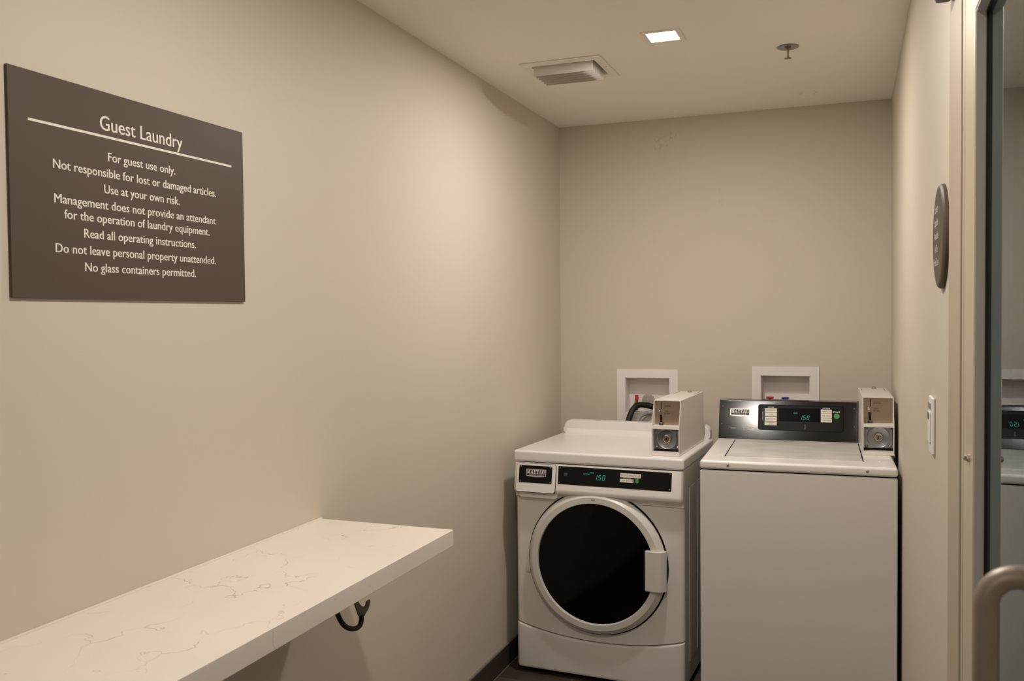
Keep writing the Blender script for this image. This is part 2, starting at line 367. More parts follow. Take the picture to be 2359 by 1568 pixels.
# corridor seen through the glass door
bm = BM(); box(bm, 3.3, 3.4, -7.5, 1.5, 0, 2.5); struct('wall_corridor', bm, m_corr, 'grey-blue corridor wall beyond the glass door', 'wall')
bm = BM(); box(bm, W+T, 3.4, -7.5, 1.5, -.1, 0); struct('floor_corridor', bm, m_floor, 'dark corridor floor beyond the glass door', 'floor')
bm = BM(); box(bm, W+T, 3.4, -7.5, 1.5, 2.5, 2.6); struct('ceiling_corridor', bm, m_corr, 'corridor ceiling beyond the glass door', 'ceiling')
bm = BM(); box(bm, W+T, 3.4, 1.5, 1.6, 0, 2.5); box(bm, W+T, 3.4, -7.6, -7.5, 0, 2.5); struct('wall_corridor_end', bm, m_corr, 'corridor end walls beyond the glass door', 'wall')
al = bpy.data.lights.new('corridor_fill_area', 'AREA'); al.energy = CORRIDOR_W; al.color = CORRIDOR_COL; al.size = .5  # unseen fill, added to brighten the door glass and its bead
cl_ = thing('corridor_fill', (2.45, -4.7, 2.5), 0, 'added unseen fill light in the corridor beyond the glass door', 'ceiling lamp')
bm = BM(); box(bm, -.27, .27, -.27, .27, -.012, -.0005, .002); obj('fill_housing', bm, m_grille, cl_)
ao = bpy.data.objects.new('corridor_fill_area', al); C.objects.link(ao); ao.parent = cl_; ao.location = (0, 0, -.014)

# ------------------------------------------------------------------ glass door and its frame (in the right wall)
fr = thing('door_frame', (W, DOOR_Y0, 0), 0, 'beige painted metal door frame on the right wall', 'door frame')
fr.name = 'door_1_frame'; fr['kind'] = 'structure'
def wbox(name, m, parent, x0, x1, y0, y1, z0, z1, bev=0):      # box in room coordinates under a thing placed at parent.location
    ox, oy, oz = parent.location; bm = BM(); box(bm, x0-ox, x1-ox, y0-oy, y1-oy, z0-oz, z1-oz, bev); return obj(name, bm, m, parent)
JAMB = .172; LEAF_Y0, LEAF_Y1, LEAF_H = -2.668, -3.63, 1.985
wbox('jamb', m_frame, fr, W-.0035, W+T-.002, DOOR_Y0-JAMB, DOOR_Y0-.002, 0.001, DOOR_H-.002, .002)
wbox('jamb', m_frame, fr, W-.0035, W+T-.002, DOOR_Y1+.002, LEAF_Y1-.006, 0.001, DOOR_H-.002, .002)
wbox('head', m_frame, fr, W-.0035, W+T-.002, LEAF_Y1-.005, DOOR_Y0-JAMB-.001, LEAF_H+.006, DOOR_H-.002, .002)
wbox('door_stop', m_door, fr, W-.001, W+.03, DOOR_Y0-JAMB-.0265, DOOR_Y0-JAMB-.0055, .001, LEAF_H+.004, .001)
dr = thing('door_1', (W, LEAF_Y0, 0), 0, 'glass door with champagne metal rails and tubular pull handle', 'door')
dr['kind'] = 'structure'; dr.rotation_euler[2] = math.radians(-.6)      # not quite shut
ST = .125                             # stile width
gy0, gy1 = LEAF_Y0-ST, LEAF_Y1+ST
wbox('stile', m_door, dr, W-.001, W+.040, gy0, LEAF_Y0, .012, LEAF_H, .0012)
wbox('stile', m_door, dr, W-.001, W+.040, LEAF_Y1, gy1, .012, LEAF_H, .0012)
ZT = 1.862
wbox('top_rail', m_door, dr, W-.001, W+.040, gy1, gy0, ZT, LEAF_H, .0012)
wbox('bottom_rail', m_door, dr, W-.001, W+.040, gy1, gy0, .012, .26, .0012)
GX = W+.0165
bm = BM(); ox, oy, oz = dr.location
for a in ((gy0-.0025, gy0, .262, ZT), (gy1, gy1+.0025, .262, ZT), (gy1, gy0, ZT-.0025, ZT-.0002), (gy1, gy0, .2602, .2625)):
    box(bm, .0005, GX-W-.0038, a[0]-oy, a[1]-oy, a[2], a[3])
obj('glazing_bead', bm, m_reveal, dr)
bm = BM()
for a in ((gy0-.006, gy0, .262, ZT), (gy1, gy1+.006, .262, ZT), (gy1, gy0, ZT-.006, ZT-.0002), (gy1, gy0, .2602, .266)):
    box(bm, GX-W-.0036, GX-W-.0002, a[0]-oy, a[1]-oy, a[2], a[3])
obj('gasket', bm, m_rubber, dr)
wbox('glass_pane', m_glass, dr, GX, GX+.006, gy1-.004, gy0+.004, .258, ZT+.004)
# pull handle: round tube standing off the latch stile
hx, hy, R = W-.0685, -3.522, .0078
pts = [Vector((0, 0, 1.2745)), Vector((-.0495, 0, 1.2745))]
for k in range(1, 9):
    a = PI/2*k/8; pts.append(Vector((-.0495-.0190*math.sin(a), 0, 1.2745-.0190*(1-math.cos(a)))))
low = [Vector((-.0685, 0, z)) for z in (1.2, 1.1, 1.05)]
pts += low
for k in range(0, 9):
    a = PI/2*k/8; pts.append(Vector((-.0685+.0190*(1-math.cos(a)), 0, 1.0-.0190*math.sin(a))))
pts.append(Vector((0, 0, .9765)))
off = Vector((0, hy-oy, 0))
bm = BM(); tube(bm, [p+off for p in pts], R, 20); obj('pull_handle', bm, m_handle, dr, 'satin nickel tubular pull handle')
bm = BM(); lathe(bm, (-.001, -2.752-oy, 1.238), (-1, 0, 0), [(.0065, 0), (.0065, .0025), (.0045, .004), (.0045, .007), (.002, .0085)], 24, True, True); obj('lock_stud', bm, m_chrome, dr, 'small chrome stud')
cl = thing('door_closer', (W, -2.55, 1.99), 0, 'grey door closer bracket high on the right wall beside the door frame', 'door closer')
bm = BM(); box(bm, -.030, -.0042, -.075, .055, -.022, .04, .006, 3); obj('closer_body', bm, m_closer, cl)
bm = BM(); box(bm, -.024, -.014, -.5, -.05, .0405, .048, .002); obj('closer_arm', bm, m_closer, cl)

# ------------------------------------------------------------------ ceiling lamps
def downlight(x, y, label, k=1):
    t = thing('recessed_downlight', (x, y, H), 0, label, 'ceiling lamp', 'recessed ceiling lamps')
    bm = BM()
    for a in ((-.064, .064, -.064, -.0475), (-.064, .064, .0475, .064), (-.064, -.0475, -.0475, .0475), (.0475, .064, -.0475, .0475)):
        box(bm, a[0], a[1], a[2], a[3], -.003, -.0003)
    for a in ((-.049, .049, -.049, -.0465), (-.049, .049, .0465, .049), (-.049, -.0465, -.0465, .0465), (.0465, .049, -.0465, .0465)):
        box(bm, a[0], a[1], a[2], a[3], -.0003, .034)
    obj('trim', bm, m_grille, t)
    bm = BM(); box(bm, -.0462, .0462, -.0462, .0462, -.0025, .020, .0015); obj('lens', bm, m_lens, t)
    l = bpy.data.lights.new('downlight_light', 'AREA'); l.energy = LAMP_W*k; l.color = LAMP_COL; l.size = .08; l.shape = 'SQUARE'
    o = bpy.data.objects.new('downlight_light', l); C.objects.link(o); o.parent = t; o.location = (0, 0, -.0045)
    return t
downlight(*LAMPS[0], 'bright square recessed lamp in the ceiling between air register and sprinkler')
downlight(*LAMPS[1], 'square recessed lamp overhead of the counter, second from the back wall', .88)
downlight(*LAMPS[2], 'square recessed lamp behind the camera, third from the back wall', .7)

# ------------------------------------------------------------------ ceiling air register
t = thing('air_register', (.355, -.9665, H), 0, 'white louvred air register in the ceiling above the front-load washer', 'vent')
bm = BM(); X0, X1, Y0, Y1 = -.152, .151, -.145, .147
for a in ((X0, X1, Y0, -.100), (X0, X1, .104, Y1), (X0, -.119, -.100, .104), (.119, X1, -.100, .104)): box(bm, *a, -.004, -.0004, .001)
obj('flange', bm, m_grille, t)
bm = BM(); box(bm, -.112, .112, -.092, .098, .06, .09)
obj('duct', bm, m_ducting, t)
for i in range(6):                                  # curved blades leaning back, stacked from front to rear
    y = -.094 + i*.0285; bm = BM()
    prof = [(y + .003*s*s, .016 - .052*s) for s in [k/6 for k in range(7)]]
    A = [(-.112, p[0], p[1]) for p in prof] + [(-.112, p[0]+.0018, p[1]) for p in prof[::-1]]
    prism(bm, A, (.224, 0, 0)); obj('louvre_blade', bm, m_blade, t)
for sx in (-1, 1):
    bm = BM(); disc(bm, (sx*.136, .0, -.0035), (0, 0, -1), .003, .0012, 10); obj('screw', bm, m_bolt, t)

# ------------------------------------------------------------------ sprinkler
t = thing('fire_sprinkler', (1.130, -.952, H), 0, 'small pendent fire sprinkler on the ceiling near the right wall', 'sprinkler')
bm = BM(); lathe(bm, (0, 0, 0), (0, 0, -1), [(.036, .0004), (.036, .003), (.030, .005), (.024, .004), (.020, .002), (.012, .002)], 32, True, True); obj('escutcheon', bm, m_dullchrome, t)
bm = BM(); lathe(bm, (0, 0, -.002), (0, 0, -1), [(.010, 0), (.010, .006), (.0045, .008), (.003, .028), (.0045, .032), (.0045, .036)], 16, True, True); obj('stem', bm, m_bronze, t)
bm = BM()
lathe(bm, (0, 0, -.038), (0, 0, -1), [(.006, 0), (.006, .002)], 16, True, True)
for k in range(10):
    a = 2*PI*k/10; c, s = math.cos(a), math.sin(a); px, py = -s, c
    prism(bm, [(c*.004+px*.0022, s*.004+py*.0022, -.038), (c*.0115+px*.0028, s*.0115+py*.0028, -.039), (c*.0115-px*.0028, s*.0115-py*.0028, -.039), (c*.004-px*.0022, s*.004-py*.0022, -.038)], (0, 0, -.0014))
obj('deflector', bm, m_bronze, t)

# ================================================================== GUEST LAUNDRY SIGN (left wall)
t = thing('laundry_sign', (0, -2.754, 1.683), 0, 'large taupe rules sign headed Guest Laundry on the left wall', 'sign')
bm = BM(); box(bm, .0004, .006, -.3115, .3105, -.1965, .198, .0008); obj('board', bm, m_sign, t)
UX, UZ = (0, 1, 0), (0, 0, 1); sx = .0064
def sl(s, y0, y1, z, cap):
    bm = BM()
    for d in (0, 1): put_text(bm, s, (sx+.00005*d, y0+2.754+.0007*d, z-1.683), UX, UZ, y1-y0-.0007, cap)
    obj('text_line', bm, m_signprint, t)
sl('Guest Laundry', -2.8687, -2.6458, 1.8080, .0266)
CAP = .0162
sl('For guest use only.', -2.8504, -2.6689, 1.7508, CAP)
sl('Not responsible for lost or damaged articles.', -2.9772, -2.541, 1.7193, CAP)
sl('Use at your own risk.', -2.8617, -2.6577, 1.6886, CAP)
sl('Management does not provide an attendant', -2.9761, -2.5442, 1.6580, CAP)
sl('for the operation of laundry equipment.', -2.9553, -2.5651, 1.6317, CAP)
sl('Read all operating instructions.', -2.9114, -2.6099, 1.6005, CAP)
sl('Do not leave personal property unattended.', -2.9759, -2.5467, 1.5694, CAP)
sl('No glass containers permitted.', -2.9111, -2.6117, 1.5382, CAP)
bm = BM(); put_rect(bm, (sx, 0, 0), UX, UZ, -.2729, .2674, .1106, .1151); obj('underline', bm, m_signprint, t)

# ------------------------------------------------------------------ oval sign (right wall)
t = thing('oval_sign', (W, -2.335, 1.588), 0, 'small oval taupe sign on the right wall above the switch', 'sign')
bm = BM(); n = 64; ring = []
for r, x in ((1, -.0006), (1, -.006), (.965, -.0095), (.90, -.011)):
    ring.append([bm.verts.new((x, .106*r*math.cos(2*PI*i/n), .097*r*math.sin(2*PI*i/n))) for i in range(n)])
for A, B in zip(ring, ring[1:]):
    for i in range(n): bm.faces.new((A[i], A[(i+1) % n], B[(i+1) % n], B[i]))
bm.faces.new(ring[0][::-1]); bm.faces.new(ring[-1]); obj('plaque', bm, m_sign, t)
for s, z, wd in (('Laundry', .0465, .068), ('Supplies', .0215, .074), ('Available', -.0035, .080), ('At The', -.0285, .052), ('Front Desk', -.0535, .098)):
    bm = BM(); put_text(bm, s, (-.0114, .018, z), (0, -1, 0), UZ, wd, .0145, center=True); obj('text_line', bm, m_signprint, t)

# ------------------------------------------------------------------ wall switch (right wall)
t = thing('wall_switch', (W, -2.135, 1.213), 0, 'white wall timer switch with small grey buttons on the right wall', 'switch')
bm = BM(); box(bm, -.007, -.0005, -.040, .040, -.0585, .0585, .003, 3); obj('cover_plate', bm, m_plasticw, t)
bm = BM(); box(bm, -.0105, -.0072, -.024, .024, -.036, .028, .002, 2); obj('paddle', bm, m_plasticw, t)
bm = BM(); box(bm, -.0090, -.0068, -.018, .030, .033, .045, .0004); obj('status_window', bm, mat('grey_window', lin(140, 140, 134), .4), t)
bm = BM(); box(bm, -.0118, -.0104, -.012, .015, .012, .026, .0004); obj('push_button', bm, mat('dark_button', lin(110, 104, 100), .4), t)

# ================================================================== COUNTER
HC, CT = .9067, .0410
t = thing('wall_counter', (0, -2.633, HC), 0, 'white quartz folding counter with grey veins fixed along the left wall', 'counter')
bm = BM(); box(bm, .0008, .3906, -1.35, .503, -CT, 0, .0015, 2); obj('worktop', bm, m_quartz, t)
bm = BM(); prism(bm, [(.0006, -1.35, .0003), (.0045, -1.35, .0003), (.0035, -1.35, .0014), (.002, -1.35, .0026), (.0006, -1.35, .0036)], (0, 1.853, 0)); obj('caulk_bead', bm, m_caulk, t)
t = thing('bag_hook', (.28, -2.45, HC-CT), 0, 'dark J-shaped metal bag hook under the counter', 'hook')
bm = BM(); box(bm, -.03, .03, -.085, -.055, -.004, -.0002, .001); obj('mounting_plate', bm, m_hook, t)
P = [(-0.0767, -.0030), (-0.0687, -0.0252)] + [(-0.0647, -0.0458), (-0.0589, -0.0572), (-0.0513, -0.0695), (-0.0416, -0.0852), (-0.0295, -0.0989), (-0.0131, -0.1118), (0.0093, -0.1223), (0.0297, -0.1268), (0.0429, -0.1242), (0.0483, -0.116), (0.0487, -0.1031)]
bm = BM(); tube(bm, spline([(0, y, z) for y, z in P], 4), .0058, 12); obj('hook_arm', bm, m_hook, t)
Q = [(0.0113, -0.0515), (0.0189, -0.0679), (0.0361, -0.1013), (0.0612, -0.1094), (0.0798, -0.0981), (0.0895, -0.0846), (0.0866, -0.0786), (0.0728, -0.0787), (0.0702, -0.0865), (0.0618, -0.0886), (0.0472, -0.0809), (0.0355, -0.0692), (0.0282, -0.0546)]
bm = BM(); prism(bm, [(-.0015, y, z) for y, z in Q], (.003, 0, 0)); obj('forked_tip', bm, m_hookflat, t)

# ================================================================== WATER OUTLET BOXES
def outlet_box(o, x0, label):
    t = thing('water_outlet_box', (o[0], 0, o[2]), 0, label, 'outlet box', 'recessed water outlet boxes in the back wall')
    w_, h_ = o[1]-o[0], o[3]-o[2]; e = .0385
    bm = BM()
    grid_with_holes(bm, -e, w_+e, -e, h_+e+.002, [(0, w_, 0, h_)], lambda u, v, k: (u, -.0045+.0041*k, v))
    obj('face_frame', bm, m_plasticw, t)
    bm = BM(); d = .085; k = .0003; th = .002
    box(bm, k, w_-k, d, d+th, k, h_-k)
    box(bm, k, k+th, -.0003, d, k, h_-k); box(bm, w_-k-th, w_-k, -.0003, d, k, h_-k); box(bm, k, w_-k, -.0003, d, h_-k-th, h_-k); box(bm, k, w_-k, -.0003, d, k, k+th)
    obj('recess', bm, m_plasticw, t)
    bm = BM(); box(bm, .004, w_-.004, .066, .0845, .0035, h_*.50, .001); obj('valve_ledge', bm, m_plasticw, t)
    return t, w_, h_
def valve(t, x, z, cap, wide=False):
    bm = BM(); lathe(bm, (x, .045, z-.045), (0, 0, 1), [(.007, 0), (.007, .02), (.010, .022), (.010, .034), (.006, .036), (.006, .048)], 16, True, True)
    lathe(bm, (x, .045, z-.018), (0, -1, 0), [(.008, 0), (.008, .014), (.0105, .016), (.0105, .026)], 16, True, True)
    v = obj('valve', bm, m_brass, t)
    bm = BM()
    if wide: box(bm, x-.016, x+.016, .036, .054, z+.003, z+.013, .003)
    else: box(bm, x-.0075, x+.0075, .037, .053, z+.003, z+.027, .002)
    obj('valve_cap', bm, cap, v)
t, w_, h_ = outlet_box(OUT[0], 0, 'white recessed water outlet box above the front-load washer')
valve(t, .046, .058, m_red); valve(t, w_-.028, .050, m_blue)
bm = BM(); lathe(bm, (.099, .0655, .060), (0, -1, 0), [(.030, 0), (.030, .006), (.025, .008), (.010, .008), (.009, .012)], 32, True, True)
for k in range(6):
    a = k*PI/3; box(bm, .099+.019*math.cos(a)-.0025, .099+.019*math.cos(a)+.0025, .055, .058, .060+.019*math.sin(a)-.0025, .060+.019*math.sin(a)+.0025)
obj('drain_cap', bm, mat('grey_drain_cap', lin(176, 170, 158), .45), t)
t, w_, h_ = outlet_box(OUT[1], 0, 'white recessed water outlet box above the top-load washer')
valve(t, .037, .0600, m_red, True); valve(t, .104, .0590, m_blue, True)
# hoses of the front-load washer
ox, oz = OUT[0][0], OUT[0][2]
def hose(name, m, ctrl, r, n, label, rib=0):
    bm = BM(); tube(bm, spline(ctrl, n), r, 14, rib); return tag(obj(name, bm, m, None, sharp=60), label, 'hose')
hose('drain_hose', m_rubber, [(.335, -.226, .60), (.338, -.165, .61), (.341, -.125, .70), (.347, -.108, .84), (.354, -.09, .93), (.368, -.06, .992), (.390, -.03, 1.018), (.420, -.010, 1.018), (.446, .010, 1.010), (.468, .042, .998)], .0125, 12, 'black corrugated drain hose arching into the left outlet box', .16)
hose('inlet_hose', m_hosegrey, [(.395, -.228, .56), (.393, -.165, .57), (.392, -.125, .68), (.392, -.110, .86), (.396, -.085, .932), (.406, -.055, .968), (.426, -.036, .980), (.456, -.020, .986), (.482, .004, .998), (.492, .018, 1.003)], .0105, 8, 'smooth grey hose curving under the black drain hose')

# ================================================================== COIN BOX (part of each machine, local origin front-left-bottom)
def coin_box(parent, a, b, z):
    w_, d_, h_, tk = .1065, .470, .204, .0028; zs = .104; sb = .036
    side = [(0, 0), (0, zs), (sb, h_), (d_, h_), (d_, 0)]
    bm = BM()
    for x in (0, w_-tk): prism(bm, [(a+x, b+y, z+q) for y, q in side], (tk, 0, 0))
    box(bm, a+tk, a+w_-tk, b+sb, b+d_, z+h_-tk, z+h_)                              # top
    box(bm, a+tk, a+w_-tk, b+d_-tk, b+d_, z+.001, z+h_-tk)                          # back
    box(bm, a+tk, a+w_-tk, b+.0005, b+d_-tk, z, z+.009)                             # floor
    prism(bm, [(a+tk, b+.0005, z+zs-.007), (a+tk, b+.0015, z+zs+.004), (a+tk, b+.062, z+zs+.004), (a+tk, b+.062, z+zs-.007)], (w_-2*tk, 0, 0))   # shelf
    box(bm, a-.001, a+w_+.001, b-.002, b+d_+.001, z-.0055, z+.0002, .0008)            # foot plate
    cb = obj('coin_box', bm, m_coinbox, parent)
    bm = BM(); box(bm, a+tk, a+w_-tk, b+.046, b+.050, z+zs+.004, z+h_-tk); obj('coin_plate', bm, m_steel, cb, 'brushed steel coin slot plate')
    f = b+.0457
    bm = BM(); box(bm, a+.027, a+.0295, f-.0006, f+.0002, z+.168, z+.196); obj('coin_slot', bm, m_gap, cb)
    bm = BM(); lathe(bm, (a+.021, f, z+.160), (0, -1, 0), [(.0065, 0), (.0065, .003), (.005, .006), (.002, .0075)], 16, True, True); obj('return_button', bm, m_chrome, cb)
    bm = BM(); prism(bm, [(a+.0205, f-.0004, z+.147), (a+.029, f-.0004, z+.147), (a+.031, f-.0004, z+.118), (a+.0225, f-.0004, z+.118)], (0, .0006, 0)); obj('return_chute', bm, m_gap, cb)
    bm = BM(); lathe(bm, (a+.027, b+.040, z+zs+.0042), (0, 0, 1), [(.008, 0), (.008, .008), (.006, .010)], 14, True, True); obj('coin_cup', bm, m_bolt, cb)
    bm = BM(); V = (a+.038, f-.0008, z+.1785)
    put_text(bm, 'QUARTERS', V, (1, 0, 0), (0, 0, 1), .026, .0060); obj('lettering', bm, m_darkprint, cb)
    bm = BM(); put_text(bm, 'COIN', (a+.041, f-.0008, z+.1585), (1, 0, 0), (0, 0, 1), .013, .0055); put_text(bm, 'RETURN', (a+.038, f-.0008, z+.1500), (1, 0, 0), (0, 0, 1), .021, .0055)
    obj('lettering', bm, m_darkprint, cb)
    bm = BM(); box(bm, a+tk+.001, a+w_-tk-.001, b+.022, b+.030, z+.018, z+zs-.008, .001); lp = obj('vault_door', bm, m_lockface, cb, 'grey steel vault door with round lock')
    cx, cz = a+w_/2+.001, z+.0585
    bm = BM(); lathe(bm, (cx, b+.022, cz), (0, -1, 0), [(.0395, 0), (.0395, .004), (.0375, .0052), (.035, .003), (.018, -.0005+.001), (.0165, .0008)], 40, False, True); obj('lock_ring', bm, m_lockface, cb)
    bm = BM(); lathe(bm, (cx, b+.0215, cz), (0, -1, 0), [(.0165, 0), (.0165, .006), (.0135, .0095), (.0115, .0085), (.0115, .0075)], 28, False, True); obj('lock_cylinder', bm, m_chrome, cb)
    bm = BM(); lathe(bm, (cx, b+.0141, cz), (0, -1, 0), [(.0112, 0), (.0112, .0006)], 24, False, True); obj('key_plug', bm, mat('key_plug_steel', lin(140, 128, 104), .4, metal=1), cb)
    bm = BM(); box(bm, cx-.0013, cx+.0013, b+.0128, b+.0136, cz-.005, cz+.005); obj('keyhole', bm, m_gap, cb)
    for sx in (-1, 1):
        for sz in (-1, 1):
            bm = BM(); lathe(bm, (cx+sx*.0405, b+.0218, cz+sz*.0345), (0, -1, 0), [(.006, 0), (.006, .002), (.0035, .0045), (.001, .005)], 14, False, True); obj('bolt', bm, m_bolt, cb)
    bm = BM(); lathe(bm, (a+w_*.55, b+d_-.05, z+h_), (0, 0, 1), [(.010, .0002), (.010, .003), (.0085, .004), (.0085, .007), (.004, .009)], 20, True, True); obj('top_lock', bm, m_chrome, cb)
    for q in (a+w_-.011, a+.0095):
        bm = BM(); box(bm, q, q+.0015, b+.33, b+.45, z+h_-.0002, z+h_+.0006); obj('lid_seam', bm, m_gap, cb)
    for q in (a+.003, a+w_-.024):
        bm = BM(); box(bm, q, q+.020, b+.0185, b+.0215, z+.0138, z+.0156); obj('vault_slot', bm, m_gap, cb)
    return cb
def screw(parent, c, axis=(0, -1, 0), r=.004, m=None):
    bm = BM(); lathe(bm, c, axis, [(r, -.0002), (r, .0008), (r*.6, .0022), (r*.15, .0026)], 14, True, True); return obj('screw', bm, m or m_bolt, parent)

# ================================================================== FRONT-LOAD WASHER
F = thing('front_load_washer', (.0622, -.8061, 0), -.0411, 'white front-load washer with round black glass door in the back left corner', 'washing machine')
DW, DD = .686, .585
bm = BM(); box(bm, .002, DW-.002, .012, DD, .022, .860, .006, 2); obj('cabinet', bm, m_cab, F)
for y0, y1 in ((.10, .20), (.245, .37), (.41, .53)):
    bm = BM(); box(bm, DW-.0025, DW+.0005, y0, y1, .10, .78, .002, 2); obj('side_rib', bm, m_cab, F)
for x, y in ((.06, .06), (DW-.06, .06), (.06, DD-.06), (DW-.06, DD-.06)):
    bm = BM(); disc(bm, (x, y, .0005), (0, 0, 1), .02, .024, 16); obj('foot', bm, m_rubber, F)
# front panel with scooped lower edge, rounded outer corners
def scoop(x): u = (x/DW-.5)*2; return .1615 + .0465*(abs(u)**2.2)
NX = 28
def front_sheet(bm, ztop, zbot, b0, edge, lip_top=0, lip_bot=0):
    """front skin: closed section swept across the width, corner radius 'edge'"""
    cols = []
    xs = [edge*(1-math.cos(PI/2*k/5)) for k in range(6)] + [edge + (DW-2*edge)*k/NX for k in range(1, NX)] + [DW-edge*(1-math.cos(PI/2*k/5)) for k in range(5, -1, -1)]
    for x in xs:
        d = min(x, DW-x); back = 0 if d >= edge else edge - math.sqrt(max(0, edge**2-(edge-d)**2))
        f = b0+back; zt, zb = ztop(x), zbot(x)
        sec = [(f+lip_top, zt)] + ([(f+lip_top*.3, zt-lip_top*.3), (f, zt-lip_top)] if lip_top else []) + ([(f, zb+lip_bot), (f+lip_bot*.3, zb+lip_bot*.3)] if lip_bot else []) + [(f+lip_bot, zb), (b0+edge+.006, zb), (b0+edge+.006, zt)]
        cols.append([bm.verts.new((x, y, z)) for y, z in sec])
    for A, B in zip(cols, cols[1:]):
        for i in range(len(A)): bm.faces.new((A[i], A[(i+1) % len(A)], B[(i+1) % len(A)], B[i]))
    bm.faces.new(cols[0][::-1]); bm.faces.new(cols[-1])
bm = BM(); front_sheet(bm, lambda x: .7165, lambda x: scoop(x)+.0025, -.001, .016, .002, .002); obj('front_panel', bm, m_cab, F)
bm = BM(); front_sheet(bm, lambda x: scoop(x)-.0025, lambda x: .020, -.007, .018, .008, .012); obj('kick_panel', bm, m_cab, F)
# console: profile in (b, z), tilted slightly back, swept across the width
con = [(.006, .8585), (-.010, .858), (-.014, .855), (-.031, .762), (-.0315, .753), (-.028, .745), (-.018, .740), (-.006, .733), (-.001, .726), (-.001, .7185), (.02, .7185), (.02, .8585)]
bm = BM(); cols = []
for x, s in ((0, .35), (.002, .7), (.007, .95), (.014, 1), (DW-.014, 1), (DW-.007, .95), (DW-.002, .7), (DW, .35)):
    cols.append([bm.verts.new((x, b*s if b < 0 else b, z)) for b, z in con])
for A, B in zip(cols, cols[1:]):
    for i in range(len(A)): bm.faces.new((A[i], A[(i+1) % len(A)], B[(i+1) % len(A)], B[i]))
bm.faces.new(cols[0][::-1]); bm.faces.new(cols[-1]); obj('console', bm, m_enamel, F)
# tilted console plane: org at z=.762, local up along the slope
CB0, CZ0 = -.031, .762; cup = Vector((0, .017, .093)).normalized(); cn = Vector((0, -.093, .017)).normalized()
def cp(a, z, lift=0):
    h = (z-CZ0)/cup.z; return Vector((a, CB0, CZ0)) + cup*h + cn*lift
def cplate(bm, a0, a1, z0, z1, r, l0, l1):
    prism(bm, [cp(x, z, l0) for x, z in rrect(a0, a1, z0, z1, r)], cn*(l1-l0))
# detergent drawer
bm = BM(); cplate(bm, .0125, .1825, .7425, .8560, .010, -.004, .0006); obj('drawer_seam', bm, m_gap, F)
bm = BM(); cplate(bm, .0150, .1805, .7445, .8545, .009, -.003, .0050); dw = obj('dispenser_drawer', bm, m_enamel, F)
bm = BM(); prism(bm, [(x, -.0205, z) for x, z in rrect(.022, .186, .7195, .748, .012)], (0, .02, 0)); obj('finger_recess', bm, m_enamel, F)
bm = BM(); cplate(bm, .026, .1665, .7800, .8470, .003, .0048, .0062); lb = obj('badge_plate', bm, m_black, dw)
def badge(parent_dw, a0, a1, z0, z1, P, n, m_in, lift, cap):
    """rectangular maker's badge: silver rim, dark field, serif name, small second line, bowed lower rim"""
    dz = z1-z0; da = a1-a0; up_ = (P(a0, z1)-P(a0, z0)).normalized()
    rim = [P(a0, z1, lift), P(a1, z1, lift), P(a1, z0, lift)] + [P(a1-da*k/8, z0-dz*.14*math.sin(PI*k/8), lift) for k in range(1, 8)] + [P(a0, z0, lift)]
    bm = BM(); prism(bm, rim, n*.0012); o = obj('maker_badge', bm, m_silver, parent_dw)
    e = da*.04
    bm = BM(); prism(bm, [P(a0+e, z1-e, lift+.001), P(a1-e, z1-e, lift+.001), P(a1-e, z0+e*.7, lift+.001), P(a0+e, z0+e*.7, lift+.001)], n*.0006); obj('badge_field', bm, m_in, o) if parent_dw.parent is None else obj('badge_field', bm, m_in, parent_dw)
    bm = BM(); put_serif(bm, 'MAYTAG', P(a0+da*.06, z0+dz*.34, lift+.0020), (1, 0, 0), up_, da*.88, dz*.54)
    put_text(bm, 'COMMERCIAL LAUNDRY', P(a0+da*.5, z0+dz*.13, lift+.0020), (1, 0, 0), up_, da*.66, dz*.13, center=True)
    obj('badge_lettering', bm, m_print, o) if parent_dw.parent is None else obj('badge_lettering', bm, m_print, parent_dw)
badge(dw, .0560, .1420, .8065, .8335, cp, cn, m_badge, .0064, 0)
for a, z in ((.033, .8415), (.160, .8415), (.033, .7855), (.160, .7855)): screw(dw, cp(a, z, .0063), cn, .0036)
# control strip
bm = BM(); cplate(bm, .1905, .6440, .7825, .8515, .003, -.002, .0010); cs = obj('control_strip', bm, m_black, F, 'black control strip with teal price display')
for a, z in ((.197, .8455), (.637, .8455), (.197, .7885), (.637, .7885)): screw(cs, cp(a, z, .0011), cn, .0036)
bm = BM(); put_digits(bm, cp(.3395, .8065, .0016), Vector((1, 0, 0)), cup, .0205)
put_text(bm, 'PRICE', cp(.3225, .8312, .0016), (1, 0, 0), cup, .0150, .0042, bold=True); put_text(bm, 'MAYTAG', cp(.2960, .8252, .0016), (1, 0, 0), cup, .025, .0042, bold=True)
obj('price_display', bm, m_teal, cs)
bm = BM(); put_rect(bm, cp(.2155, .8160, .0014), Vector((1, 0, 0)), cup, 0, .014, 0, .0115); obj('faint_symbol', bm, m_ghost, cs)
rows = [(.4447, .4716, .8235, .8395, 'HEAVY DUTY'), (.4726, .4985, .8235, .8395, 'NORMAL'), (.4995, .5260, .8235, .8395, 'DELICATES'), (.4437, .4695, .8052, .8182, 'TEMP'), (.4705, .4970, .8052, .8182, 'SOIL LEVEL')]
for a0, a1, z0, z1, s in rows:
    bm = BM(); cplate(bm, a0, a1, z0, z1, .0006, .0006, .0022); obj('button', bm, m_btn, cs)
for a0, a1, z0, z1, s in rows:
    bm = BM(); put_text(bm, s, cp((a0+a1)/2, (z0+z1)/2-.0018, .0026), (1, 0, 0), cup, min(.022, .0032*len(s)), .0036, center=True); obj('button_print', bm, m_darkprint, cs)
bm = BM(); put_text(bm, 'START', cp(.5110, .8190, .0015), (1, 0, 0), cup, .013, .0030, center=True); obj('strip_print', bm, m_print, cs)
